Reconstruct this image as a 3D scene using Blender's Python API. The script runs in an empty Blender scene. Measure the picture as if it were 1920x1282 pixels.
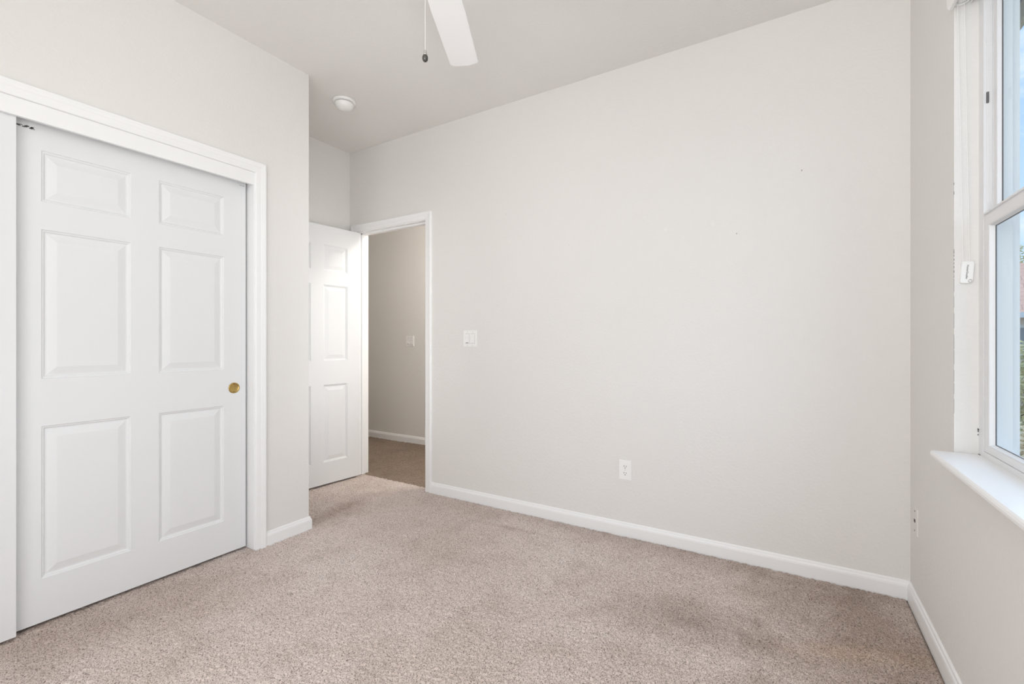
import bpy, bmesh, math, random
import numpy as np
from mathutils import Vector, Matrix
C = bpy.context.scene.collection
S = bpy.context.scene
R = math.radians
random.seed(4)

# ---------------------------------------------------------------- camera, sky, daylight, exposure
F_PX, YAW, EYE = 859.0, 31.2, 1.13
cd = bpy.data.cameras.new('camera'); cam = bpy.data.objects.new('camera', cd); C.objects.link(cam)
cam.location = (0, 0, EYE); cam.rotation_euler = (R(90), 0, R(YAW))
cd.sensor_width = 36; cd.lens = 36 * F_PX / 1920; cd.clip_start = .02; cd.clip_end = 300
S.camera = cam
S.view_settings.view_transform = 'Standard'; S.view_settings.look = 'None'
S.view_settings.gamma = 1; S.view_settings.use_curve_mapping = False
S.view_settings.exposure = -0.23
try:
    S.cycles.max_bounces = 14; S.cycles.diffuse_bounces = 10; S.cycles.transparent_max_bounces = 12
    S.cycles.sample_clamp_indirect = 6; S.cycles.use_denoising = True
except Exception:
    pass

w = bpy.data.worlds.new('sky'); S.world = w; w.use_nodes = True
nt = w.node_tree; nt.nodes.clear()
def wn(t): return nt.nodes.new(t)
tc = wn('ShaderNodeTexCoord'); sp = wn('ShaderNodeSeparateXYZ'); nt.links.new(tc.outputs['Generated'], sp.inputs[0])
ra = wn('ShaderNodeValToRGB'); nt.links.new(sp.outputs[2], ra.inputs[0])
ra.color_ramp.elements[0].position = 0.0; ra.color_ramp.elements[0].color = (.62, .80, .95, 1)
ra.color_ramp.elements[1].position = .75; ra.color_ramp.elements[1].color = (.16, .42, .86, 1)
mp = wn('ShaderNodeMapping'); mp.inputs['Scale'].default_value = (1.5, 1.5, 5); nt.links.new(tc.outputs['Generated'], mp.inputs[0])
no = wn('ShaderNodeTexNoise'); no.inputs['Scale'].default_value = 2.6; no.inputs['Detail'].default_value = 8; no.inputs['Roughness'].default_value = .6
nt.links.new(mp.outputs[0], no.inputs['Vector'])
rc = wn('ShaderNodeValToRGB'); nt.links.new(no.outputs[0], rc.inputs[0])
rc.color_ramp.elements[0].position = .50; rc.color_ramp.elements[0].color = (0, 0, 0, 1)
rc.color_ramp.elements[1].position = .72; rc.color_ramp.elements[1].color = (.85, .85, .85, 1)
mx = wn('ShaderNodeMix'); mx.data_type = 'RGBA'; nt.links.new(rc.outputs[0], mx.inputs[0]); nt.links.new(ra.outputs[0], mx.inputs[6])
mx.inputs[7].default_value = (.92, .95, 1, 1)
bg = wn('ShaderNodeBackground'); bg.inputs[1].default_value = 1.45; nt.links.new(mx.outputs[2], bg.inputs[0])
wo = wn('ShaderNodeOutputWorld'); nt.links.new(bg.outputs[0], wo.inputs[0])

def light(name, kind, loc, power, color=(1, 1, 1), **kw):
    d = bpy.data.lights.new(name, kind); d.energy = power; d.color = color
    for k, v in kw.items(): setattr(d, k, v)
    o = bpy.data.objects.new(name, d); C.objects.link(o); o.location = loc
    return o
# very soft, bright daylight coming in through the window from the open east side
sun = light('daylight', 'SUN', (8, 1, 6), 4.4, (.95, .98, 1.0), angle=R(170))
sun.rotation_euler = Vector((-1, -.30, -.12)).to_track_quat('-Z', 'Y').to_euler()
# unseen fill lights added: broad behind the viewpoint, small for the alcove, two upward
fl = light('rear_fill', 'AREA', (-.66, -.50, 1.32), 42.0, (.98, .99, 1.0), shape='RECTANGLE', size=2.2, size_y=2.4)
fl.rotation_euler = Vector((0, 1, -.04)).to_track_quat('-Z', 'Y').to_euler()
fs = light('alcove_fill', 'AREA', (-1.62, 2.22, 1.25), 2.6, (.98, .99, 1.0), shape='RECTANGLE', size=.45, size_y=1.7, spread=R(84))
fs.rotation_euler = (R(93), 0, R(90))
fu = light('ceiling_fill', 'SPOT', (-.2, .9, 1.2), 22.0, (.98, .99, 1.0), shadow_soft_size=.35, spot_size=R(90), spot_blend=1.0)
fu.rotation_euler = Vector((-2.4, 1.2, 1.5)).to_track_quat('-Z', 'Y').to_euler()
fb = light('ceiling_bounce', 'AREA', (-.2, .0, 1.75), 11.0, (.98, .99, 1.0), shape='RECTANGLE', size=.5, size_y=.5)
fb.rotation_euler = Vector((-.10, .35, 1)).to_track_quat('-Z', 'Y').to_euler()
# lamp on the hallway ceiling, round the corner from the doorway
hl = light('hallway_lamp', 'POINT', (-1.9, 3.3, 2.5), 50.0, (1.0, .95, .89), shadow_soft_size=.12)

# ---------------------------------------------------------------- materials
def mat(name, col, rough=.5, metal=0, spec=.5, bump=None, build=None):  # one principled material; build(nodes, bsdf) adds the pattern
    m = bpy.data.materials.new(name); m.use_nodes = True
    n = m.node_tree; b = n.nodes['Principled BSDF']
    b.inputs['Base Color'].default_value = (*col, 1); b.inputs['Roughness'].default_value = rough
    b.inputs['Metallic'].default_value = metal; b.inputs['Specular IOR Level'].default_value = spec
    if bump:
        sc, st, di = bump
        t = n.nodes.new('ShaderNodeTexCoord'); x = n.nodes.new('ShaderNodeTexNoise')
        x.inputs['Scale'].default_value = sc; x.inputs['Detail'].default_value = 3
        n.links.new(t.outputs['Object'], x.inputs['Vector'])
        k = n.nodes.new('ShaderNodeBump'); k.inputs['Strength'].default_value = st; k.inputs['Distance'].default_value = di
        n.links.new(x.outputs[0], k.inputs['Height']); n.links.new(k.outputs[0], b.inputs['Normal'])
    if build: build(n, b)
    return m
WALLC = (.760, .747, .728)
def patches(n, b):      # filled nail holes, a little paler than the paint around them
    t = n.nodes.new('ShaderNodeNewGeometry'); last = None
    for (x, z, r) in ((-.593, 1.76, .016), (-.348, 1.758, .014), (-1.62, 1.81, .012)):
        d = n.nodes.new('ShaderNodeVectorMath'); d.operation = 'DISTANCE'; d.inputs[1].default_value = (x, 2.641, z)
        n.links.new(t.outputs['Position'], d.inputs[0])
        k = n.nodes.new('ShaderNodeMapRange'); k.inputs[1].default_value = r; k.inputs[2].default_value = r * .5
        n.links.new(d.outputs['Value'], k.inputs[0])
        if last is None: last = k
        else:
            a = n.nodes.new('ShaderNodeMath'); a.operation = 'MAXIMUM'
            n.links.new(last.outputs[0], a.inputs[0]); n.links.new(k.outputs[0], a.inputs[1]); last = a
    m = n.nodes.new('ShaderNodeMix'); m.data_type = 'RGBA'
    n.links.new(last.outputs[0], m.inputs[0]); m.inputs[6].default_value = (*WALLC, 1); m.inputs[7].default_value = (.785, .77, .75, 1)
    n.links.new(m.outputs[2], b.inputs['Base Color'])
M = {}
M['wall'] = mat('wall_paint', WALLC, .75, spec=.25, bump=(85, .32, .005))
M['wall_patched'] = mat('wall_paint_patched', WALLC, .75, spec=.25, bump=(85, .32, .005), build=patches)
M['ceiling'] = mat('ceiling_paint', (.775, .763, .746), .8, spec=.2, bump=(75, .3, .005))
M['trim'] = mat('white_trim_paint', (.86, .865, .87), .35, spec=.4)
M['door'] = mat('white_door_paint', (.775, .785, .795), .42, spec=.4, bump=(60, .05, .002))
M['vinyl'] = mat('white_vinyl', (.76, .765, .775), .4)
M['blade'] = mat('white_fan_blade', (.90, .90, .90), .4)
M['plastic'] = mat('white_plastic', (.86, .86, .85), .35)
M['fabric'] = mat('shade_fabric', (.82, .83, .82), .7)
M['cord'] = mat('white_cord', (.88, .86, .83), .6)
M['dark'] = mat('dark_slot', (.012, .012, .012), .5)
M['gap'] = mat('grey_gasket', (.12, .12, .125), .6)
M['grey'] = mat('grey_print', (.16, .155, .15), .6)
M['brass'] = mat('brass', (.50, .35, .125), .38, metal=1)
M['chrome'] = mat('brushed_nickel', (.55, .53, .50), .25, metal=1)
M['bronze'] = mat('dark_bronze', (.03, .026, .022), .15, spec=.8)
M['stucco'] = mat('stucco', (.84, .77, .68), .9, bump=(60, .4, .01))
M['eave'] = mat('eave_paint', (.55, .50, .42), .8)
M['eave_board'] = mat('eave_boards', (.25, .25, .29), .8)
M['ground'] = mat('yard_soil', (.22, .18, .12), .95, bump=(12, .5, .05))
M['leaf'] = mat('bush_leaves', (.52, .48, .25), .6)
M['bark'] = mat('bark', (.14, .10, .07), .9)
M['dry'] = mat('dry_leaves', (.72, .60, .40), .7)
def tiles(n, b):
    t = n.nodes.new('ShaderNodeTexCoord'); k = n.nodes.new('ShaderNodeTexBrick')
    k.inputs['Scale'].default_value = 1; k.inputs['Brick Width'].default_value = .35; k.inputs['Row Height'].default_value = .33
    k.inputs['Mortar Size'].default_value = .014
    k.inputs['Color1'].default_value = (.86, .50, .37, 1); k.inputs['Color2'].default_value = (.78, .44, .32, 1); k.inputs['Mortar'].default_value = (.60, .34, .25, 1)
    n.links.new(t.outputs['Object'], k.inputs['Vector']); n.links.new(k.outputs[0], b.inputs['Base Color'])
M['tile'] = mat('clay_roof_tiles', (.5, .3, .22), .8, build=tiles)
def carpet(n, b):
    L = n.links.new
    g = n.nodes.new('ShaderNodeNewGeometry')
    def noise(s, d=2, r=.5):
        x = n.nodes.new('ShaderNodeTexNoise'); x.inputs['Scale'].default_value = s; x.inputs['Detail'].default_value = d
        x.inputs['Roughness'].default_value = r; L(g.outputs['Position'], x.inputs['Vector']); return x.outputs[0]
    def ramp(src, stops):
        x = n.nodes.new('ShaderNodeValToRGB'); L(src, x.inputs[0]); e = x.color_ramp.elements
        while len(e) < len(stops): e.new(.5)
        for q, (p, c) in zip(e, stops): q.position = p; q.color = (*c, 1)
        return x.outputs[0]
    def mul(a, c, f=1):
        x = n.nodes.new('ShaderNodeMix'); x.data_type = 'RGBA'; x.blend_type = 'MULTIPLY'; x.inputs[0].default_value = f
        L(a, x.inputs[6]); L(c, x.inputs[7]); return x.outputs[2]
    base = ramp(noise(1.1, 4, .6), [(.35, CARPET[0]), (.65, CARPET[1])])
    nap = ramp(noise(5, 5, .65), [(.30, (.86, .84, .82)), (.5, (1, 1, 1))])
    tuft = ramp(noise(230, 3, .68), [(.32, (.12, .10, .09)), (.42, (.62, .60, .58)), (.51, (1.03, 1.03, 1.03)), (.72, (1.26, 1.26, 1.26))])
    c = mul(mul(base, nap), tuft)
    # worn nap: trodden, brushed patches; those by window and back walls paint in shade
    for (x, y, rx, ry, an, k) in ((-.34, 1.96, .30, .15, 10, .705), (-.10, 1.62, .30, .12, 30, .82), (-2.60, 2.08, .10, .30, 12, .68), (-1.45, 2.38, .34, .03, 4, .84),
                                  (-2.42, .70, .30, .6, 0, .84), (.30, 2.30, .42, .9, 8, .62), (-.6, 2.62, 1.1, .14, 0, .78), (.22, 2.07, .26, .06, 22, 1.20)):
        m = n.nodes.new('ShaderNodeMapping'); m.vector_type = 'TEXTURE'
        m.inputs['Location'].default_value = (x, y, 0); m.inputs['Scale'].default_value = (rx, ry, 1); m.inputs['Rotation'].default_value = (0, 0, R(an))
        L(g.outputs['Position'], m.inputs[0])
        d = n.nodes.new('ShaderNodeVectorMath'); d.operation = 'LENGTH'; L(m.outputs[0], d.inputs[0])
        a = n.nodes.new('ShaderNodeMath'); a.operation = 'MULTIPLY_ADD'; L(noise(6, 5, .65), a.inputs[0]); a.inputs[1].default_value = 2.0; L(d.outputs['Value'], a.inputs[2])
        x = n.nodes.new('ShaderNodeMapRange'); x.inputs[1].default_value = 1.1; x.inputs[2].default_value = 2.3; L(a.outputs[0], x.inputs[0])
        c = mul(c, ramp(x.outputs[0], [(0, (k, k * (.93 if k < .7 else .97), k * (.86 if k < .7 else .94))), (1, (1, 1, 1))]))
    L(c, b.inputs['Base Color'])
    b.inputs['Sheen Weight'].default_value = .12; b.inputs['Sheen Roughness'].default_value = .6
CARPET = ((.56, .47, .42), (.66, .58, .545))
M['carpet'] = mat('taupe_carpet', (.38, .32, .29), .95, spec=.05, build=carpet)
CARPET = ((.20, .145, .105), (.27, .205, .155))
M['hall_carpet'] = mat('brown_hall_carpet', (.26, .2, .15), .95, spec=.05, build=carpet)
def glass(name, tint):
    m = bpy.data.materials.new(name); m.use_nodes = True; n = m.node_tree; n.nodes.clear()
    t = n.nodes.new('ShaderNodeBsdfTransparent'); t.inputs[0].default_value = (*tint, 1)
    g = n.nodes.new('ShaderNodeBsdfGlossy'); g.inputs['Roughness'].default_value = .02
    x = n.nodes.new('ShaderNodeMixShader'); x.inputs[0].default_value = .05
    o = n.nodes.new('ShaderNodeOutputMaterial')
    n.links.new(t.outputs[0], x.inputs[1]); n.links.new(g.outputs[0], x.inputs[2]); n.links.new(x.outputs[0], o.inputs[0])
    return m
M['glass'] = glass('window_glass', (.95, .97, .97))

# ---------------------------------------------------------------- mesh helpers
def obj(name, bm, m, parent=None, smooth=False, recalc=True):
    if recalc: bmesh.ops.recalc_face_normals(bm, faces=bm.faces[:])
    me = bpy.data.meshes.new(name); bm.to_mesh(me); bm.free()
    if smooth:
        for p in me.polygons: p.use_smooth = True
    o = bpy.data.objects.new(name, me); C.objects.link(o)
    if m: me.materials.append(M[m] if isinstance(m, str) else m)
    if parent: o.parent = parent
    return o
def tag(o, label, cat, group=None, kind=None):
    o['label'] = label; o['category'] = cat
    if group: o['group'] = group
    if kind: o['kind'] = kind
    return o
def thing(name, label, cat, loc=(0, 0, 0), rot=(0, 0, 0), group=None, kind=None):
    o = bpy.data.objects.new(name, None); C.objects.link(o); o.empty_display_size = .1
    o.location = loc; o.rotation_euler = rot
    return tag(o, label, cat, group, kind)
def box(bm, x0, x1, y0, y1, z0, z1, bev=0, seg=2):
    r = bmesh.ops.create_cube(bm, size=1)['verts']
    for v in r:
        v.co = Vector(((x0 + x1) / 2 + v.co.x * (x1 - x0), (y0 + y1) / 2 + v.co.y * (y1 - y0), (z0 + z1) / 2 + v.co.z * (z1 - z0)))
    if bev:
        es = list({e for v in r for e in v.link_edges})
        bmesh.ops.bevel(bm, geom=es, offset=bev, segments=seg, affect='EDGES', profile=.5)
def boxes(*bs, bev=0):
    bm = bmesh.new()
    for b in bs: box(bm, *b, bev=bev)
    return bm
def lathe(bm, prof, seg=32, center=(0, 0, 0)):
    rings = []
    for (r, z) in prof:
        rings.append([bm.verts.new((center[0] + r * math.cos(2 * math.pi * i / seg), center[1] + r * math.sin(2 * math.pi * i / seg), center[2] + z)) for i in range(seg)])
    for a, b in zip(rings, rings[1:]):
        for i in range(seg):
            j = (i + 1) % seg; bm.faces.new((a[i], a[j], b[j], b[i]))
    bm.faces.new(rings[0]); bm.faces.new(rings[-1])
def prism(bm, pts, d0, d1, fn):
    a = [bm.verts.new(fn(u, v, d0)) for u, v in pts]; b = [bm.verts.new(fn(u, v, d1)) for u, v in pts]
    n = len(pts)
    for i in range(n): bm.faces.new((a[i], a[(i + 1) % n], b[(i + 1) % n], b[i]))
    bm.faces.new(a); bm.faces.new(b[::-1])
def tube(bm, pts, r, seg=8):
    rings = []
    for k, p in enumerate(pts):
        p = Vector(p); d = (Vector(pts[min(k + 1, len(pts) - 1)]) - Vector(pts[max(k - 1, 0)])).normalized()
        a = d.orthogonal().normalized(); b = d.cross(a)
        rings.append([bm.verts.new(p + a * r * math.cos(2 * math.pi * i / seg) + b * r * math.sin(2 * math.pi * i / seg)) for i in range(seg)])
    for a, b in zip(rings, rings[1:]):
        for i in range(seg): bm.faces.new((a[i], a[(i + 1) % seg], b[(i + 1) % seg], b[i]))
    bm.faces.new(rings[0]); bm.faces.new(rings[-1])
def sweep(bm, path, prof):
    """profile (u off the wall, z) along an XY polyline; the room lies to the LEFT of the path"""
    P = [Vector(p) for p in path]; nrm = []
    for i in range(len(P)):
        ns = []
        if i > 0: d = (P[i] - P[i - 1]).normalized(); ns.append(Vector((-d.y, d.x)))
        if i < len(P) - 1: d = (P[i + 1] - P[i]).normalized(); ns.append(Vector((-d.y, d.x)))
        n = ns[0] if len(ns) == 1 else (ns[0] + ns[1]) / (1 + ns[0].dot(ns[1]))
        nrm.append(n)
    rows = [[bm.verts.new((p.x + n.x * u, p.y + n.y * u, z)) for u, z in prof] for p, n in zip(P, nrm)]
    k = len(prof)
    for a, b in zip(rows, rows[1:]):
        for i in range(k): bm.faces.new((a[i], a[(i + 1) % k], b[(i + 1) % k], b[i]))
    bm.faces.new(rows[0]); bm.faces.new(rows[-1])
BASE = [(0, -.01), (.013, -.01), (.013, .050), (.0115, .058), (.008, .064), (.0065, .071), (.003, .0755), (0, .0755)]
CASING = [(0, 0), (0, .008), (.003, .0105), (.010, .0115), (.028, .0125), (.032, .0145), (.040, .0155), (.047, .0175), (.054, .0175), (.057, .015), (.057, 0)]
def casing(bm, a0, a1, zt, fn, z0=-.005):
    """mitred casing round three sides of an opening; fn(a, depth, z) -> xyz"""
    k = len(CASING)
    rows = []
    for (sa, base_a, z) in ((1, a1, None), (1, a1, zt), (-1, a0, zt), (-1, a0, None)):
        rows.append([bm.verts.new(fn(base_a + sa * u, d, z0 if z is None else zt + u)) for u, d in CASING])
    for a, b in zip(rows, rows[1:]):
        for i in range(k): bm.faces.new((a[i], a[(i + 1) % k], b[(i + 1) % k], b[i]))
    bm.faces.new(rows[0]); bm.faces.new(rows[-1])
def panel_door(wd, z0, z1, th, rects, profile=((.0, .0), (.003, .004), (.007, .0045), (.012, .0095), (.017, .0095), (.044, .0025), (.047, .0020))):
    bm = bmesh.new(); cache = {}
    def V(x, y, z):
        k = (round(x, 5), round(y, 5), round(z, 5))
        if k not in cache: cache[k] = bm.verts.new((x, y, z))
        return cache[k]
    xs = sorted({0, wd, *[r[0] for r in rects], *[r[1] for r in rects]}); zs = sorted({z0, z1, *[r[2] for r in rects], *[r[3] for r in rects]})
    for side in (0, 1):
        Y = (lambda d: d) if side == 0 else (lambda d: th - d)
        for xa, xb in zip(xs, xs[1:]):
            for za, zb in zip(zs, zs[1:]):
                inside = any(r[0] <= xa and xb <= r[1] and r[2] <= za and zb <= r[3] for r in rects)
                if not inside: bm.faces.new((V(xa, Y(0), za), V(xb, Y(0), za), V(xb, Y(0), zb), V(xa, Y(0), zb)))
        for r in rects:
            prev = None
            for ins, dp in profile:
                cur = [V(r[0] + ins, Y(dp), r[2] + ins), V(r[1] - ins, Y(dp), r[2] + ins), V(r[1] - ins, Y(dp), r[3] - ins), V(r[0] + ins, Y(dp), r[3] - ins)]
                if prev:
                    for i in range(4): bm.faces.new((prev[i], prev[(i + 1) % 4], cur[(i + 1) % 4], cur[i]))
                prev = cur
            bm.faces.new(prev)
    for xa, xb in zip(xs, xs[1:]):
        for z in (z0, z1): bm.faces.new((V(xa, 0, z), V(xb, 0, z), V(xb, th, z), V(xa, th, z)))
    for za, zb in zip(zs, zs[1:]):
        for x in (0, wd): bm.faces.new((V(x, 0, za), V(x, 0, zb), V(x, th, zb), V(x, th, za)))
    return bm
def six(wd, stile, mull):
    pw = (wd - 2 * stile - mull) / 2
    cols = ((stile, stile + pw), (stile + pw + mull, wd - stile)); rows = ((.186, .794), (.983, 1.580), (1.690, 1.894))
    return [(a, b, c, d) for a, b in cols for c, d in rows]

# ---------------------------------------------------------------- the room (metres; camera stands at x=0, y=0)
XR, XL, XA, YB, YC, YF = .457, -2.49, -3.226, 2.641, 1.736, -.56   # window wall, closet wall, alcove wall, back wall, closet corner, wall behind the camera
H, T = 2.745, .115
XO = .587                                                           # outer face of the window wall
YH = 3.82                                                           # far hallway wall
D0, D1, DT = -3.13, -2.37, 2.055                                    # doorway in the back wall
K0, K1, KT = -.425, 1.403, 2.052                                    # closet opening in the left wall
W0, W1, WZ0, WZ1 = .20, 2.015, .773, 2.275                          # window opening
def struct(o, label, cat): return tag(o, label, cat, kind='structure')

struct(obj('wall_back', boxes((-5.6, D0 - .02, YB, YB + T, 0, H), (D1 + .02, XO, YB, YB + T, 0, H), (D0 - .02, D1 + .02, YB, YB + T, DT + .02, H)), 'wall_patched'),
       'long beige back wall with doorway and a few nail marks', 'wall')
struct(obj('wall_left', boxes((XL - T, XL, K1 + .015, YC, 0, H), (XL - T, XL, YF, K0 - .015, 0, H), (XL - T, XL, K0 - .015, K1 + .015, KT + .015, H), (XA, XL - T, YC - T, YC, 0, H)), 'wall'),
       'beige closet wall around the sliding doors, ending in a sharp corner', 'wall')
struct(obj('wall_alcove', boxes((XA - T, XA, YF, YB, 0, H)), 'wall'), 'beige alcove wall behind the open white door', 'wall')
struct(obj('wall_right', boxes((XR, XO, YF, W0, 0, H), (XR, XO, W1, YB, 0, H), (XR, XO, W0, W1, 0, WZ0 - .012), (XR, XO, W0, W1, WZ1, H)), 'wall'),
       'beige window wall at the right edge', 'wall')
struct(obj('wall_front', boxes((XA - T, XO, YF - T, YF, 0, H)), 'wall'), 'beige wall behind the viewpoint', 'wall')
struct(obj('wall_hall', boxes((-5.6, -1.2, YH, YH + T, 0, H)), 'wall'), 'shaded beige hallway wall seen through the doorway', 'wall')
struct(obj('wall_hall_end', boxes((-5.7, -5.6, YB, YH + T, 0, H), (-1.2, -1.1, YB + T, YH + T, 0, H)), 'wall'), 'end walls of the hallway', 'wall')
struct(obj('ceiling', boxes((-5.7, XO, YF - T, YH + T, H, H + .1)), 'ceiling'), 'plain beige-grey ceiling of the room', 'ceiling')

# carpet: a dense grid whose heights are the tufts of the pile
def pile(x0, x1, y0, y1, step, amp, seed, m='carpet'):
    rng = np.random.default_rng(seed)
    nx, ny = int((x1 - x0) / step) + 1, int((y1 - y0) / step) + 1
    fx = np.fft.fftfreq(nx)[:, None]; fy = np.fft.fftfreq(ny)[None, :]
    f2 = fx ** 2 + fy ** 2
    def field(sig):
        a = np.fft.ifft2(np.fft.fft2(rng.standard_normal((nx, ny))) * np.exp(-2 * (math.pi * sig) ** 2 * f2)).real
        return a / a.std()
    s = .004 / step
    z = field(.72 * s) * .9 + field(1.5 * s) * .4 + field(25 * s) * .12
    z = np.clip(z, -2.6, 2.0); z = np.minimum((z - 1.2) / 3.8, 0) * amp
    X, Y = np.meshgrid(np.linspace(x0, x1, nx), np.linspace(y0, y1, ny), indexing='ij')
    for d in (XR - .013 - X, np.where(X > D1 + .06, YB - .013 - Y, 1.0)):   # the edge is tucked down along the baseboards
        z = z - .012 * np.clip(1 - d / .010, 0, 1)
    X = X + rng.normal(0, step * .12, X.shape); Y = Y + rng.normal(0, step * .12, Y.shape)
    co = np.stack([X, Y, z], -1).reshape(-1, 3).astype(np.float32)
    i = np.arange(nx * ny).reshape(nx, ny)
    q = np.stack([i[:-1, :-1], i[1:, :-1], i[1:, 1:], i[:-1, 1:]], -1).reshape(-1)
    me = bpy.data.meshes.new('floor'); n = len(q) // 4
    me.vertices.add(len(co)); me.vertices.foreach_set('co', co.ravel())
    me.loops.add(len(q)); me.loops.foreach_set('vertex_index', q.astype(np.int32))
    me.polygons.add(n); me.polygons.foreach_set('loop_start', np.arange(n, dtype=np.int32) * 4)
    me.polygons.foreach_set('use_smooth', np.ones(n, dtype=bool))
    me.update(calc_edges=True)
    o = bpy.data.objects.new('floor', me); C.objects.link(o); me.materials.append(M[m])
    return o
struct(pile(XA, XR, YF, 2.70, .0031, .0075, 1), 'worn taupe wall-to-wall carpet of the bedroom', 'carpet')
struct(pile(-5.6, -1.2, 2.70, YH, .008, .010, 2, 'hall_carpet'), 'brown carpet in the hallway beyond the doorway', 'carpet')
struct(obj('floor_slab', boxes((-5.7, XO, YF - T, YH + T, -.12, -.02)), 'ground'), 'floor slab under the carpet', 'floor')

# baseboards
def skirting(name, path, label):
    bm = bmesh.new(); sweep(bm, path, BASE); return struct(obj(name, bm, 'trim'), label, 'baseboard')
skirting('baseboard_back', [(XR, YB), (D1 + .0575, YB)], 'white baseboard along the long back wall')
skirting('baseboard_right', [(XR, YF), (XR, YB)], 'white baseboard under the window')
skirting('baseboard_left', [(XA, YC), (XL, YC), (XL, K1 + .0625)][:0] or [(XA, YC), (XL, YC), (XL, K1 + .0575)], 'short white baseboard wrapping the closet wall corner')
skirting('baseboard_alcove', [(XA, YB), (XA, YC)], 'white baseboard behind the open door')
skirting('baseboard_hall', [(-1.2, YH), (-5.6, YH)], 'white baseboard on the hallway wall')

# doorway: jamb, stop, casing
def wx(a, d, z): return (a, YB - d, z)
def wxh(a, d, z): return (a, YB + T + d, z)
tr = thing('trim_1', 'white casing and jamb framing the doorway to the hallway', 'door frame', (0, 0, 0), kind='structure')
bm = bmesh.new(); casing(bm, D0 - .006, D1 + .006, DT + .006, wx); obj('casing', bm, 'trim', tr)
bm = bmesh.new(); casing(bm, D0 - .006, D1 + .006, DT + .006, wxh); obj('casing', bm, 'trim', tr)
obj('jamb', boxes((D0 - .02, D0, YB, YB + T, 0, DT + .02), (D1, D1 + .02, YB, YB + T, 0, DT + .02), (D0, D1, YB, YB + T, DT, DT + .02)), 'trim', tr)
obj('door_stop', boxes((D0, D0 + .011, YB + .04, YB + .075, 0, DT), (D1 - .011, D1, YB + .04, YB + .075, 0, DT), (D0, D1, YB + .04, YB + .075, DT - .011, DT)), 'trim', tr)
sk = obj('strike_plate', boxes((D1 - .0015, D1 + .001, YB + .006, YB + .034, .90, .957)), 'chrome', tr); sk['label'] = 'metal latch strike plate'
obj('latch_hole', boxes((D1 - .003, D1 - .0012, YB + .012, YB + .030, .915, .942)), 'dark', sk)

# open room door
DW = .757
th_ = R(85)
dv = Vector((math.cos(th_), math.sin(th_), 0))
org = Vector((-3.09, 2.626, 0)) - dv * DW
d1 = obj('door_1', panel_door(DW, .014, 2.045, .035, six(DW, .112, .105)), 'door'); d1.location = org; d1.rotation_euler = (0, 0, th_)
struct(d1, 'white six panel room door standing open against the alcove wall', 'door')
bm = bmesh.new(); lathe(bm, [(.031, 0), (.031, .004), (.012, .008), (.011, .028), (.024, .036), (.027, .048), (.020, .058), (.004, .061)], 24)
kn = obj('door_knob', bm, 'brass', d1, True); kn.location = (.065, 0, .93); kn.rotation_euler = (R(90), 0, 0)

# closet: casing, jamb, fascia, two bypass doors
def wl(a, d, z): return (XL + d, a, z)
tr = thing('trim_2', 'white casing and header board framing the sliding closet doors', 'door frame', kind='structure')
bm = bmesh.new(); casing(bm, K0 - .003, K1 + .005, KT, wl); obj('casing', bm, 'trim', tr)
obj('jamb', boxes((XL - T, XL, K1, K1 + .015, 0, KT + .015), (XL - T, XL, K0 - .015, K0, 0, KT + .015), (XL - T, XL, K0, K1, KT, KT + .015)), 'trim', tr)
obj('header_fascia', boxes((XL - .016, XL + .001, K0, K1, 1.984, KT), bev=.0015), 'trim', tr)
CW = .915
rear = obj('door_2', panel_door(CW, .013, 2.03, .035, six(CW, .113, .108)), 'door'); rear.location = (-2.550, .477, 0); rear.rotation_euler = (0, 0, R(90))
struct(rear, 'right hand white six panel sliding closet door with round brass pull', 'door')
front = obj('door_3', panel_door(CW, .013, 2.03, .035, six(CW, .113, .108)), 'door'); front.location = (-2.508, .512 - CW, 0); front.rotation_euler = (0, 0, R(90))
struct(front, 'left hand white sliding closet door cut by the left edge', 'door')
def finger_pull(parent, x, z):
    bm = bmesh.new(); lathe(bm, [(.0272, -.002), (.0285, .0005), (.0280, .0030), (.0255, .0042), (.0235, .0036), (.0222, .0012), (.0205, .0006), (.001, .0006)], 40)
    p = obj('finger_pull', bm, 'brass', parent, True); p.location = (x, 0, z); p.rotation_euler = (R(90), 0, 0); p['label'] = 'round recessed brass finger pull'
    bm = bmesh.new(); lathe(bm, [(.0019, 0), (.0019, .0012), (.0005, .0016)], 10, (0, .0200, .0007)); lathe(bm, [(.0019, 0), (.0019, .0012), (.0005, .0016)], 10, (0, -.0200, .0007))
    obj('pin', bm, 'dark', p)
finger_pull(rear, .853, .884)
finger_pull(front, .062, .884)
bm = bmesh.new()
for k in range(26):
    u = .046 + .046 * random.random() ** 1.3; zz = 1.9735 - .06 * (u - .046) + random.uniform(-.005, .003); r = random.uniform(.001, .0035)
    box(bm, u - r * 1.3, u + r * 1.3, -.0006, .0002, zz - r * .5, zz + r * .8)
for k in range(4):
    u = .885 + .02 * random.random(); box(bm, u - .002, u + .002, -.0006, .0002, 1.979, 1.981)
q = obj('scuff_marks', bm, 'grey', rear); q['label'] = 'dark scuffs along the top edge'

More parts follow.
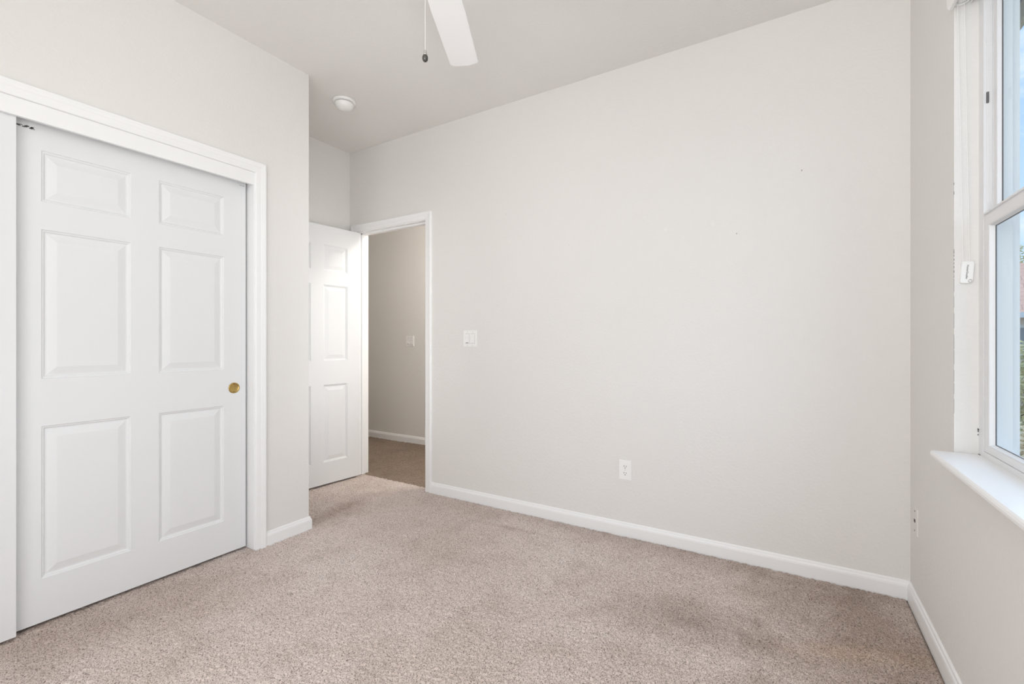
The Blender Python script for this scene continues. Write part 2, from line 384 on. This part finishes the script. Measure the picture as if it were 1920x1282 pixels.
# ---------------------------------------------------------------- window
win = thing('window_1', 'white vinyl sash window at the right edge with sky and house beyond', 'window', kind='structure')
xf = .515
def ring(x0, x1, y0, y1, z0, z1, wy, wzb, wzt):
    return ((x0, x1, y0, y0 + wy, z0, z1), (x0, x1, y1 - wy, y1, z0, z1), (x0, x1, y0 + wy, y1 - wy, z0, z0 + wzb), (x0, x1, y0 + wy, y1 - wy, z1 - wzt, z1))
fw = W1 - 1.974
obj('window_frame', boxes(*ring(xf, xf + .020, W0, W1, WZ0, WZ1, fw, .018, fw), *ring(xf + .0200, .578, W0, W1, WZ0, WZ1, fw + .004, .022, fw + .004),
    (xf + .006, xf + .0185, 1.9725, 1.9745, 1.56, WZ1 - fw), (xf + .012, xf + .0145, 1.9715, 1.973, 1.53, WZ1 - fw)), 'vinyl', win)
obj('exterior_surround', boxes(*ring(.578, .600, W0 - .03, W1 + .03, WZ0 - .04, WZ1 + .03, .052, .05, .052)), 'vinyl', win)
def sash(name, x0, x1, y0, y1, z0, z1, wy, wb, wt, xg, bead):
    bm = boxes(*ring(x0, x1, y0, y1, z0, z1, wy, wb, wt))
    s = obj(name, bm, 'vinyl', win)
    a0, a1, b0, b1 = y0 + wy, y1 - wy, z0 + wb, z1 - wt
    bm = bmesh.new()     # sloped glazing bead round the pane
    o_ = [(a0, b0), (a1, b0), (a1, b1), (a0, b1)]; i_ = [(a0 + bead, b0 + bead), (a1 - bead, b0 + bead), (a1 - bead, b1 - bead), (a0 + bead, b1 - bead)]
    A = [bm.verts.new((x0 + .001, *p)) for p in o_]; A2 = [bm.verts.new((x0 + .001, p[0] + (q_[0] - p[0]) * .35, p[1] + (q_[1] - p[1]) * .35)) for p, q_ in zip(o_, i_)]
    B = [bm.verts.new((xg, *p)) for p in i_]
    for i in range(4):
        j = (i + 1) % 4
        bm.faces.new((A[i], A[j], A2[j], A2[i])); bm.faces.new((A2[i], A2[j], B[j], B[i]))
    obj('glazing_bead', bm, 'vinyl', s)
    obj('gasket', boxes(*ring(xg - .0012, xg + .0015, a0 + bead - .0006, a1 - bead + .0006, b0 + bead - .0006, b1 - bead + .0006, .0016, .0016, .0016)), 'gap', s)
    obj('glass_pane', boxes((xg + .0004, xg + .0012, a0, a1, b0, b1)), 'glass', s)
    return s
lo = sash('lower_sash', .517, .5345, W0 + .043, 1.972, .792, 1.527, .034, .021, .040, .531, .007)
up = sash('upper_sash', .536, .553, W0 + .041, 1.9705, 1.50, WZ1 - .04, .028, .03, .03, .547, .004)
obj('shadow_gap', boxes((.518, .534, 1.9718, 1.9742, .792, 1.520)), 'gap', lo)
obj('latch_ledge', boxes((.512, .517, W0 + .043, 1.966, 1.5215, 1.527), bev=.001), 'vinyl', lo)
q = obj('limit_stop', boxes((.5205, .5265, 1.9685, 1.9735, 1.868, 1.902), bev=.001), 'gap', up); q['label'] = 'small grey stop in the window track'
bm = bmesh.new(); tube(bm, [(.519, 1.9735, 2.06), (.5195, 1.9725, 2.05), (.522, 1.972, 2.046), (.531, 1.972, 2.049)], .0011, 6)
obj('track_clip', bm, 'plastic', up)
bm = bmesh.new()
prism(bm, [(.397, WZ0 - .010), (.3985, WZ0 - .004), (.402, WZ0), (.575, WZ0), (.575, WZ0 - .022), (.404, WZ0 - .022), (.3985, WZ0 - .018)], W0 - .02, W1 - .004, lambda u, v, d: (u, d, v))
q = obj('window_sill', bm, 'trim', win); q['label'] = 'glossy white window sill board'
# chipped paint along the corner of the reveal
bm = bmesh.new()
for k in range(24):
    z = random.uniform(1.605, 1.645) if k < 7 else random.uniform(1.335, 1.43); l = random.uniform(.0006, .004)
    box(bm, XR - .0004, XR + .0005, W1 - .0005, W1 + random.uniform(.0004, .0020), z - l, z + l)
z = 1.335
while z > .90:
    l = random.uniform(.01, .05); box(bm, XR - .0003, XR + .0003, W1 - .0003, W1 + random.uniform(.0001, .0004), z - l, z); z -= l + random.uniform(.002, .02)
obj('paint_chips', bm, 'grey', bpy.data.objects['wall_right'])
bm = bmesh.new()
for k in range(7):
    z = random.uniform(.785, .86); box(bm, .512, .5135 + random.random() * .002, W1 - .0008, W1 + .001, z - .002, z + .002)
for k in range(4):
    y = 2.012 - random.random() * .02; box(bm, .5135, .515, y - .002, y + .002, WZ0 - .0002, WZ0 + .002)
obj('caulk_cracks', bm, 'gap', win)

# shade at the head of the window, raised, with its cord loop and tensioner
sh = thing('window_shade', 'white shade rolled up at the top of the right hand window, with looped cord', 'window shade', (0, 0, 0))
zt = WZ1
obj('head_rail', boxes((.446, .512, W0 + .006, W1 - .004, 2.235, zt - .002), bev=.004), 'vinyl', sh)
def arc(cx, cz, r, a0, a1, n): return [(cx + r * math.cos(R(a0 + (a1 - a0) * i / n)), cz + r * math.sin(R(a0 + (a1 - a0) * i / n))) for i in range(n + 1)]
bm = bmesh.new()
val = [(.438, zt - .002), (.438, 2.225), (.4395, 2.212), (.4445, 2.2055), (.452, 2.207), (.4575, 2.214), (.462, 2.228), (.452, 2.228), (.447, 2.232), (.446, zt - .002)]
prism(bm, val, W0 + .006, W1 - .006, lambda u, v, d: (u, d, v)); obj('valance', bm, 'plastic', sh)
bm = bmesh.new(); prism(bm, arc(.4735, 2.234, .0175, 0, 360, 28)[:-1], W0 + .012, W1 - .010, lambda u, v, d: (u, d, v)); obj('fabric_roll', bm, 'fabric', sh)
bm = bmesh.new(); o_ = arc(.4735, 2.234, .0225, 190, 350, 18); i_ = arc(.4735, 2.234, .0190, 350, 190, 18)
prism(bm, o_ + i_, W1 - .012, W1 - .004, lambda u, v, d: (u, d, v)); obj('end_bracket', bm, 'plastic', sh)
bm = bmesh.new(); prism(bm, [(.4915, 2.2085), (.4955, 2.210), (.503, 2.222), (.508, 2.240), (.509, 2.255), (.5045, 2.255), (.502, 2.242), (.497, 2.226)], W0 + .012, W1 - .012, lambda u, v, d: (u, d, v))
obj('bottom_vane', bm, 'fabric', sh)
for (xa, xb) in ((.4625, .4755), (.4785, .4905)):
    bm = bmesh.new(); tube(bm, [(xa + (xb - xa) * t, W1 - .013 + .002 * t, 2.215 + (1.385 - 2.215) * t) for t in (0, .25, .5, .75, 1)], .00085, 6); obj('cord', bm, 'cord', sh)
# tensioner
tq = bmesh.new(); wv, hv = .0145, .0345
pts = []
for (cx, cz, a) in ((wv - .006, hv - .006, 0), (-wv + .006, hv - .006, 90), (-wv + .006, -hv + .006, 180), (wv - .006, -hv + .006, 270)): pts += arc(cx, cz, .006, a, a + 90, 5)
prism(tq, pts, 0, .011, lambda u, v, d: (u, -d, v))
bmesh.ops.bevel(tq, geom=[e for e in tq.edges if all(abs(v.co.y + .011) < 1e-5 for v in e.verts)], offset=.0018, segments=2, affect='EDGES')
ten = obj('cord_tensioner', tq, 'plastic', sh); ten.location = (.4855, W1, 1.353); ten.rotation_euler = (0, R(4), 0)
ten['label'] = 'small white cord tensioner with grey lettering'
cu = bpy.data.curves.new('t', 'FONT'); cu.body = 'HunterDouglas'; cu.size = .0072; cu.align_x = 'CENTER'; cu.align_y = 'CENTER'; cu.extrude = .0001; cu.offset = .00012
to = bpy.data.objects.new('t', cu); C.objects.link(to); bpy.context.view_layer.update()
me = bpy.data.meshes.new_from_object(to.evaluated_get(bpy.context.evaluated_depsgraph_get())); bpy.data.objects.remove(to)
le = bpy.data.objects.new('lettering', me); C.objects.link(le); me.materials.clear(); me.materials.append(M['grey']); le.parent = ten
le.location = (0, -.0112, .001); le.rotation_euler = (R(90), R(90), 0)
bm = bmesh.new(); bmesh.ops.create_circle(bm, segments=20, radius=.001)
bm.free(); bm = bmesh.new(); tube(bm, [(.0085 + .0042 * math.cos(R(a)), -.0115, -.028 + .0042 * math.sin(R(a))) for a in range(60, 421, 20)], .0009, 6)
obj('screw_ring', bm, 'chrome', ten, True)

# ---------------------------------------------------------------- wall plates
def rrect(w_, h_, r, n=4):
    p = []
    for (cx, cz, a) in ((w_ / 2 - r, h_ / 2 - r, 0), (-w_ / 2 + r, h_ / 2 - r, 90), (-w_ / 2 + r, -h_ / 2 + r, 180), (w_ / 2 - r, -h_ / 2 + r, 270)): p += arc(cx, cz, r, a, a + 90, n)
    return p
def plate_bm(w_, h_, d=.0055):
    bm = bmesh.new(); prism(bm, rrect(w_, h_, .003), 0, d, lambda u, v, k: (u, -k, v))
    bmesh.ops.bevel(bm, geom=[e for e in bm.edges if all(abs(v.co.y + d) < 1e-6 for v in e.verts)], offset=.0022, segments=2, affect='EDGES')
    return bm
def screw(bm, x, z, d=.0055): lathe_y(bm, x, z, .0028, d - .0005, d + .0006)
def lathe_y(bm, x, z, r, d0, d1, n=14):
    prism(bm, [(x + r * math.cos(2 * math.pi * i / n), z + r * math.sin(2 * math.pi * i / n)) for i in range(n)], d0, d1, lambda u, v, k: (u, -k, v))
def switch(loc, label, plate='plastic'):
    t = thing('light_switch', label, 'light switch', loc, group='double rocker light switches')
    obj('cover_plate', plate_bm(.118, .115), plate, t)
    for x in (-.023, .023):
        bm = bmesh.new(); box(bm, x - .0185, x + .0185, -.0058, -.001, -.0355, .0355); obj('rocker_frame', bm, 'gap2', t)
        bm = bmesh.new(); prism(bm, [(-.0085, .033), (-.0062, .033), (-.0062, -.033), (-.0105, -.033), (-.0070, 0)][::-1], x - .0165, x + .0165, lambda u, v, k: (k, u, v)); rk = obj('rocker', bm, plate, t)
        if x < 0:
            bm = bmesh.new(); box(bm, x - .010, x + .010, -.0112, -.0098, -.0325, -.0290); obj('locator_bar', bm, 'gap', rk)
    for x in (-.023, .023):
        for z in (-.0475, .0475): bm = bmesh.new(); screw(bm, x, z); obj('screw', bm, 'gap2', t)
    return t
M['gap2'] = mat('plate_shadow_grey', (.55, .55, .55), .5)
switch((-1.946, YB, 1.155), 'white double rocker light switch on the bedroom wall right of the doorway')
switch((-3.655, YH, 1.141), 'white double rocker light switch on the hallway wall, seen through the doorway')

t = thing('electrical_outlet', 'white duplex electrical outlet low on the long back wall', 'outlet', (-.822, YB, .381))
obj('cover_plate', plate_bm(.074, .113), 'plastic', t)
for z in (.0195, -.0195):
    bm = bmesh.new()
    p = [(x, y) for x, y in arc(0, 0, .0172, 0, 360, 32)[:-1]]; p = [(x, max(-.0142, min(.0142, y))) for x, y in p]
    prism(bm, [(x, y + z) for x, y in p], .0045, .0072, lambda u, v, k: (u, -k, v))
    rc_ = obj('receptacle', bm, 'plastic', t)
    bm = bmesh.new(); box(bm, -.0078, -.0052, -.0076, -.007, z - .001, z + .0082); box(bm, .0052, .0076, -.0076, -.007, z - .0002, z + .0074); lathe_y(bm, 0, z - .0075, .0026, .007, .0076)
    obj('slots', bm, 'dark', rc_)
bm = bmesh.new(); screw(bm, 0, 0); obj('screw', bm, 'gap2', t)

t = thing('cable_jack_plate', 'wall-coloured jack plate with black socket, low on the window wall by the corner', 'jack plate', (XR, 2.535, .376), (0, 0, R(-90)))
t.rotation_euler = (0, 0, R(-90))      # local -y faces -x
obj('cover_plate', plate_bm(.074, .115, .0045), 'wall', t)
bm = bmesh.new(); box(bm, -.0075, .0075, -.0062, -.004, -.006, .006); obj('socket', bm, 'dark', t)
for z in (.0405, -.0405):
    bm = bmesh.new(); lathe_y(bm, 0, z, .0034, .0040, .0056); s = obj('screw', bm, 'bronze', t)

# nails and holes left in the back wall
for (x, z, lab) in ((.051, 1.962, 'small nail high on the back wall near the window corner'), (-.235, 1.690, 'small nail in the middle of the right half of the back wall')):
    bm = bmesh.new(); lathe_y(bm, 0, 0, .0011, -.006, .010, 10); lathe_y(bm, 0, 0, .0024, .009, .0105, 12)
    o = obj('nail', bm, 'chrome', None); o.location = (x, YB, z); o.rotation_euler = (R(-12), 0, 0); tag(o, lab, 'nail')
for k, (x, z, lab) in enumerate(((-1.642, 1.995, 'pin left in the wall above the light switch, higher of two'), (-1.181, 1.738, 'pin left in the back wall right of the light switch'))):
    bm = bmesh.new(); lathe_y(bm, 0, 0, .0018, -.004, .004, 10)
    o = obj('wall_pin', bm, 'gap2', None); o.location = (x, YB, z); tag(o, lab, 'pin')

# ---------------------------------------------------------------- smoke detector
t = thing('smoke_detector', 'round white smoke detector on the ceiling above the doorway alcove', 'smoke detector', (-2.553, 2.045, H))
bm = bmesh.new(); lathe(bm, [(.070, 0), (.0735, -.002), (.0735, -.009), (.071, -.013), (.060, -.015), (.052, -.0155)], 48); obj('base_plate', bm, 'plastic', t, True)
bm = bmesh.new(); lathe(bm, [(.0555, -.0150), (.0555, -.0195), (.050, -.0195)], 48); obj('vent_ring', bm, 'gap', t)
bm = bmesh.new()
lathe(bm, [(.052, -.0170), (.0585, -.0190), (.0600, -.022), (.0590, -.028), (.054, -.040), (.048, -.048), (.038, -.0545), (.020, -.0585), (.001, -.0595)], 48)
obj('dome', bm, 'plastic', t, True)
bm = bmesh.new(); lathe(bm, [(.011, -.010), (.011, 0), (.0095, .0012), (.001, .0012)], 24)
b_ = obj('test_button', bm, 'plastic', t, True); b_.location = (.033, .011, -.0555); b_.rotation_euler = Vector((.50, .16, -1)).to_track_quat('Z', 'Y').to_euler()

# ---------------------------------------------------------------- ceiling fan (hub just above the picture)
HX, HY = -1.03, 1.16
fan = thing('ceiling_fan', 'white ceiling fan reaching into the top of the picture with pull chain', 'ceiling fan', (HX, HY, H))
ZB = 2.45 - H
bm = bmesh.new(); lathe(bm, [(.068, 0), (.068, -.012), (.055, -.045), (.030, -.062), (.013, -.066)], 40); obj('canopy', bm, 'trim', fan, True)
bm = bmesh.new(); lathe(bm, [(.0125, -.05), (.0125, -.16)], 20); obj('downrod', bm, 'trim', fan, True)
bm = bmesh.new(); lathe(bm, [(.03, -.150), (.085, -.158), (.118, -.185), (.122, -.235), (.105, -.262), (.085, -.270), (.02, -.272)], 48); obj('motor_housing', bm, 'trim', fan, True)
bm = bmesh.new(); lathe(bm, [(.062, -.268), (.066, -.285), (.064, -.345), (.050, -.365), (.006, -.370)], 40); obj('switch_housing', bm, 'trim', fan, True)
def blade_bm():
    bm = bmesh.new(); L0, L1, wd = .155, .662, .0675
    out = [(L0, -wd * .82), (L0 + .05, -wd * .95), (L0 + .15, -wd), (L1 - .034, -wd)]
    tip = [(L1 - .030, -wd), (L1 - .020, -wd * .93), (L1 - .004, -wd * .40), (L1, -wd * .22), (L1, wd * .70), (L1 - .003, wd * .84), (L1 - .010, wd * .95), (L1 - .018, wd)]
    pts = out + tip + [(L0 + .15, wd), (L0 + .05, wd * .95), (L0, wd * .82)]
    prism(bm, pts, -.003, .003, lambda u, v, k: (u, v, k)); return bm
base_ang = math.degrees(math.atan2(.896, -.444))
for k in range(4):
    if k == 0: bl = obj('blade', blade_bm(), 'blade' if 'blade' in M else 'trim', fan); me_b = bl.data
    else: bl = bpy.data.objects.new('blade', me_b); C.objects.link(bl); bl.parent = fan
    bl.location = (0, 0, ZB); bl.rotation_euler = (R(0), 0, R(base_ang + 90 * k))
    if k == 0:
        br = obj('blade_bracket', boxes((.085, .165, -.012, .012, .0035, .010), (.150, .215, -.032, .032, .0030, .0065), bev=.001), 'trim', bl); me_k = br.data
    else:
        br = bpy.data.objects.new('blade_bracket', me_k); C.objects.link(br); br.parent = bl
chx, chy = -.012, .0
bm = bmesh.new(); z = -.362
while z > 2.103 - H:
    bmesh.ops.create_icosphere(bm, subdivisions=1, radius=.0013, matrix=Matrix.Translation((chx, chy, z))); z -= .0036
ch = obj('pull_chain', bm, 'chain', fan, True) if 'chain' in M else obj('pull_chain', bm, 'cord', fan, True)
bm = bmesh.new(); lathe(bm, [(.001, .038), (.0045, .0375), (.0050, .035), (.0052, .027), (.0072, .022)], 24); f1 = obj('fob_cap', bm, 'chrome', ch, True); f1.location = (chx, chy, 2.066 - H)
bm = bmesh.new(); lathe(bm, [(.0072, .0225), (.0092, .018), (.0098, .013), (.0090, .007), (.0060, .002), (.001, 0)], 28); f2 = obj('fob', bm, 'bronze', ch, True); f2.location = (chx, chy, 2.066 - H)
f2['label'] = 'dark teardrop pull fob'

# ---------------------------------------------------------------- outside the window
struct(obj('ground', boxes((XO, 70, -30, 80, -.9, -.4)), 'ground'), 'yard ground outside the window', 'ground')
t = thing('roof_eave', 'beige roof eave overhanging the window outside', 'roof eave', (XO, 0, H), kind='structure')
obj('fascia_beam', boxes((.413, .443, -3, 7, .011, .10)), 'eave', t)
obj('soffit_boards', boxes((0, .45, -3, 7, .10, .13)), 'eave_board', t)
# neighbouring house
hs = thing('house', 'neighbouring house with pink clay tile roof beyond the bushes', 'house', (7.6, 21.5, -.4), (0, 0, R(-12)))
obj('wall', boxes((-2.5, 9, 0, 7, 0, 2.55)), 'stucco', hs)
bm = bmesh.new(); ov = .5
A = [bm.verts.new(p) for p in ((-3, -ov, 2.50), (9.5, -ov, 2.50), (9.5, 3.5, 4.55), (-3, 3.5, 4.55), (-3, 7.5, 2.50), (9.5, 7.5, 2.50))]
bm.faces.new((A[0], A[1], A[2], A[3])); bm.faces.new((A[3], A[2], A[5], A[4])); bm.faces.new((A[0], A[3], A[4])); bm.faces.new((A[1], A[5], A[2])); bm.faces.new((A[0], A[4], A[5], A[1]))
obj('roof', bm, 'tile', hs)
obj('gutter', boxes((-3.05, 9.55, -ov - .06, -ov + .02, 2.32, 2.50)), 'vinyl', hs)
wf = obj('window', boxes((-1.9, -.2, -.06, .02, 1.0, 1.12), (-1.9, -.2, -.05, .02, 2.0, 2.1), (-1.95, -1.85, -.05, .02, 1.0, 2.1), (-.25, -.15, -.05, .02, 1.0, 2.1)), 'vinyl', hs)
obj('pane', boxes((-1.88, -.22, -.02, .01, 1.1, 2.05)), mat('dim_pane', (.28, .31, .35), .1), wf)
def foliage(n, ctr, rad, size, seed):
    rnd = random.Random(seed); bm = bmesh.new()
    for _ in range(n):
        while True:
            p = Vector((rnd.uniform(-1, 1), rnd.uniform(-1, 1), rnd.uniform(-1, 1)))
            if .25 < p.length < 1 + .12 * math.sin(9 * p.x + 5 * p.y + 7 * p.z): break
        c = Vector((ctr[0] + p.x * rad[0], ctr[1] + p.y * rad[1], ctr[2] + p.z * rad[2]))
        a = Vector((rnd.gauss(0, 1), rnd.gauss(0, 1), rnd.gauss(0, .7))).normalized(); b = a.orthogonal().normalized(); k = a.cross(b)
        s = size * rnd.uniform(.6, 1.3)
        v = [bm.verts.new(c + q) for q in (-a * s, b * s * .4 + k * .1 * s, a * s, -b * s * .4 + k * .1 * s)]
        bm.faces.new(v)
    return bm
def bush(loc, rad, n, size, seed, label, m):
    t = thing('bush', label, 'bush', loc, group='garden bushes outside the window')
    obj('foliage', foliage(n, (0, 0, rad[2] * 1.02), rad, size, seed), m, t, recalc=False)
    bm = bmesh.new()
    for k in range(5): tube(bm, [(0, 0, -.02), (random.uniform(-.2, .2) * rad[0], random.uniform(-.2, .2) * rad[1], rad[2] * .6), (random.uniform(-.5, .5) * rad[0], random.uniform(-.5, .5) * rad[1], rad[2] * 1.4)], .018, 6)
    obj('stems', bm, 'bark', t)
bush((2.75, 8.6, -.4), (1.0, .9, .78), 7000, .042, 11, 'dense olive green bush outside, in front of the neighbouring house', 'leaf')
bush((1.95, 6.6, -.4), (.55, .55, .36), 4000, .030, 12, 'low straw-coloured shrub outside, nearest the window', 'dry')
bush((4.9, 9.4, -.4), (1.2, 1.0, .82), 7000, .045, 13, 'green bush outside, farthest right of the shrubs', 'leaf')
t = thing('tree', 'distant tree rising behind the tiled roof outside', 'tree', (10.2, 38, -.4))
obj('crown', foliage(5000, (0, 0, 5.6), (1.6, 1.6, 2.0), .12, 14), 'leaf', t, recalc=False)
bm = bmesh.new(); tube(bm, [(0, 0, 0), (.1, 0, 2.2), (0, .1, 5.5)], .16, 8); obj('trunk', bm, 'bark', t)
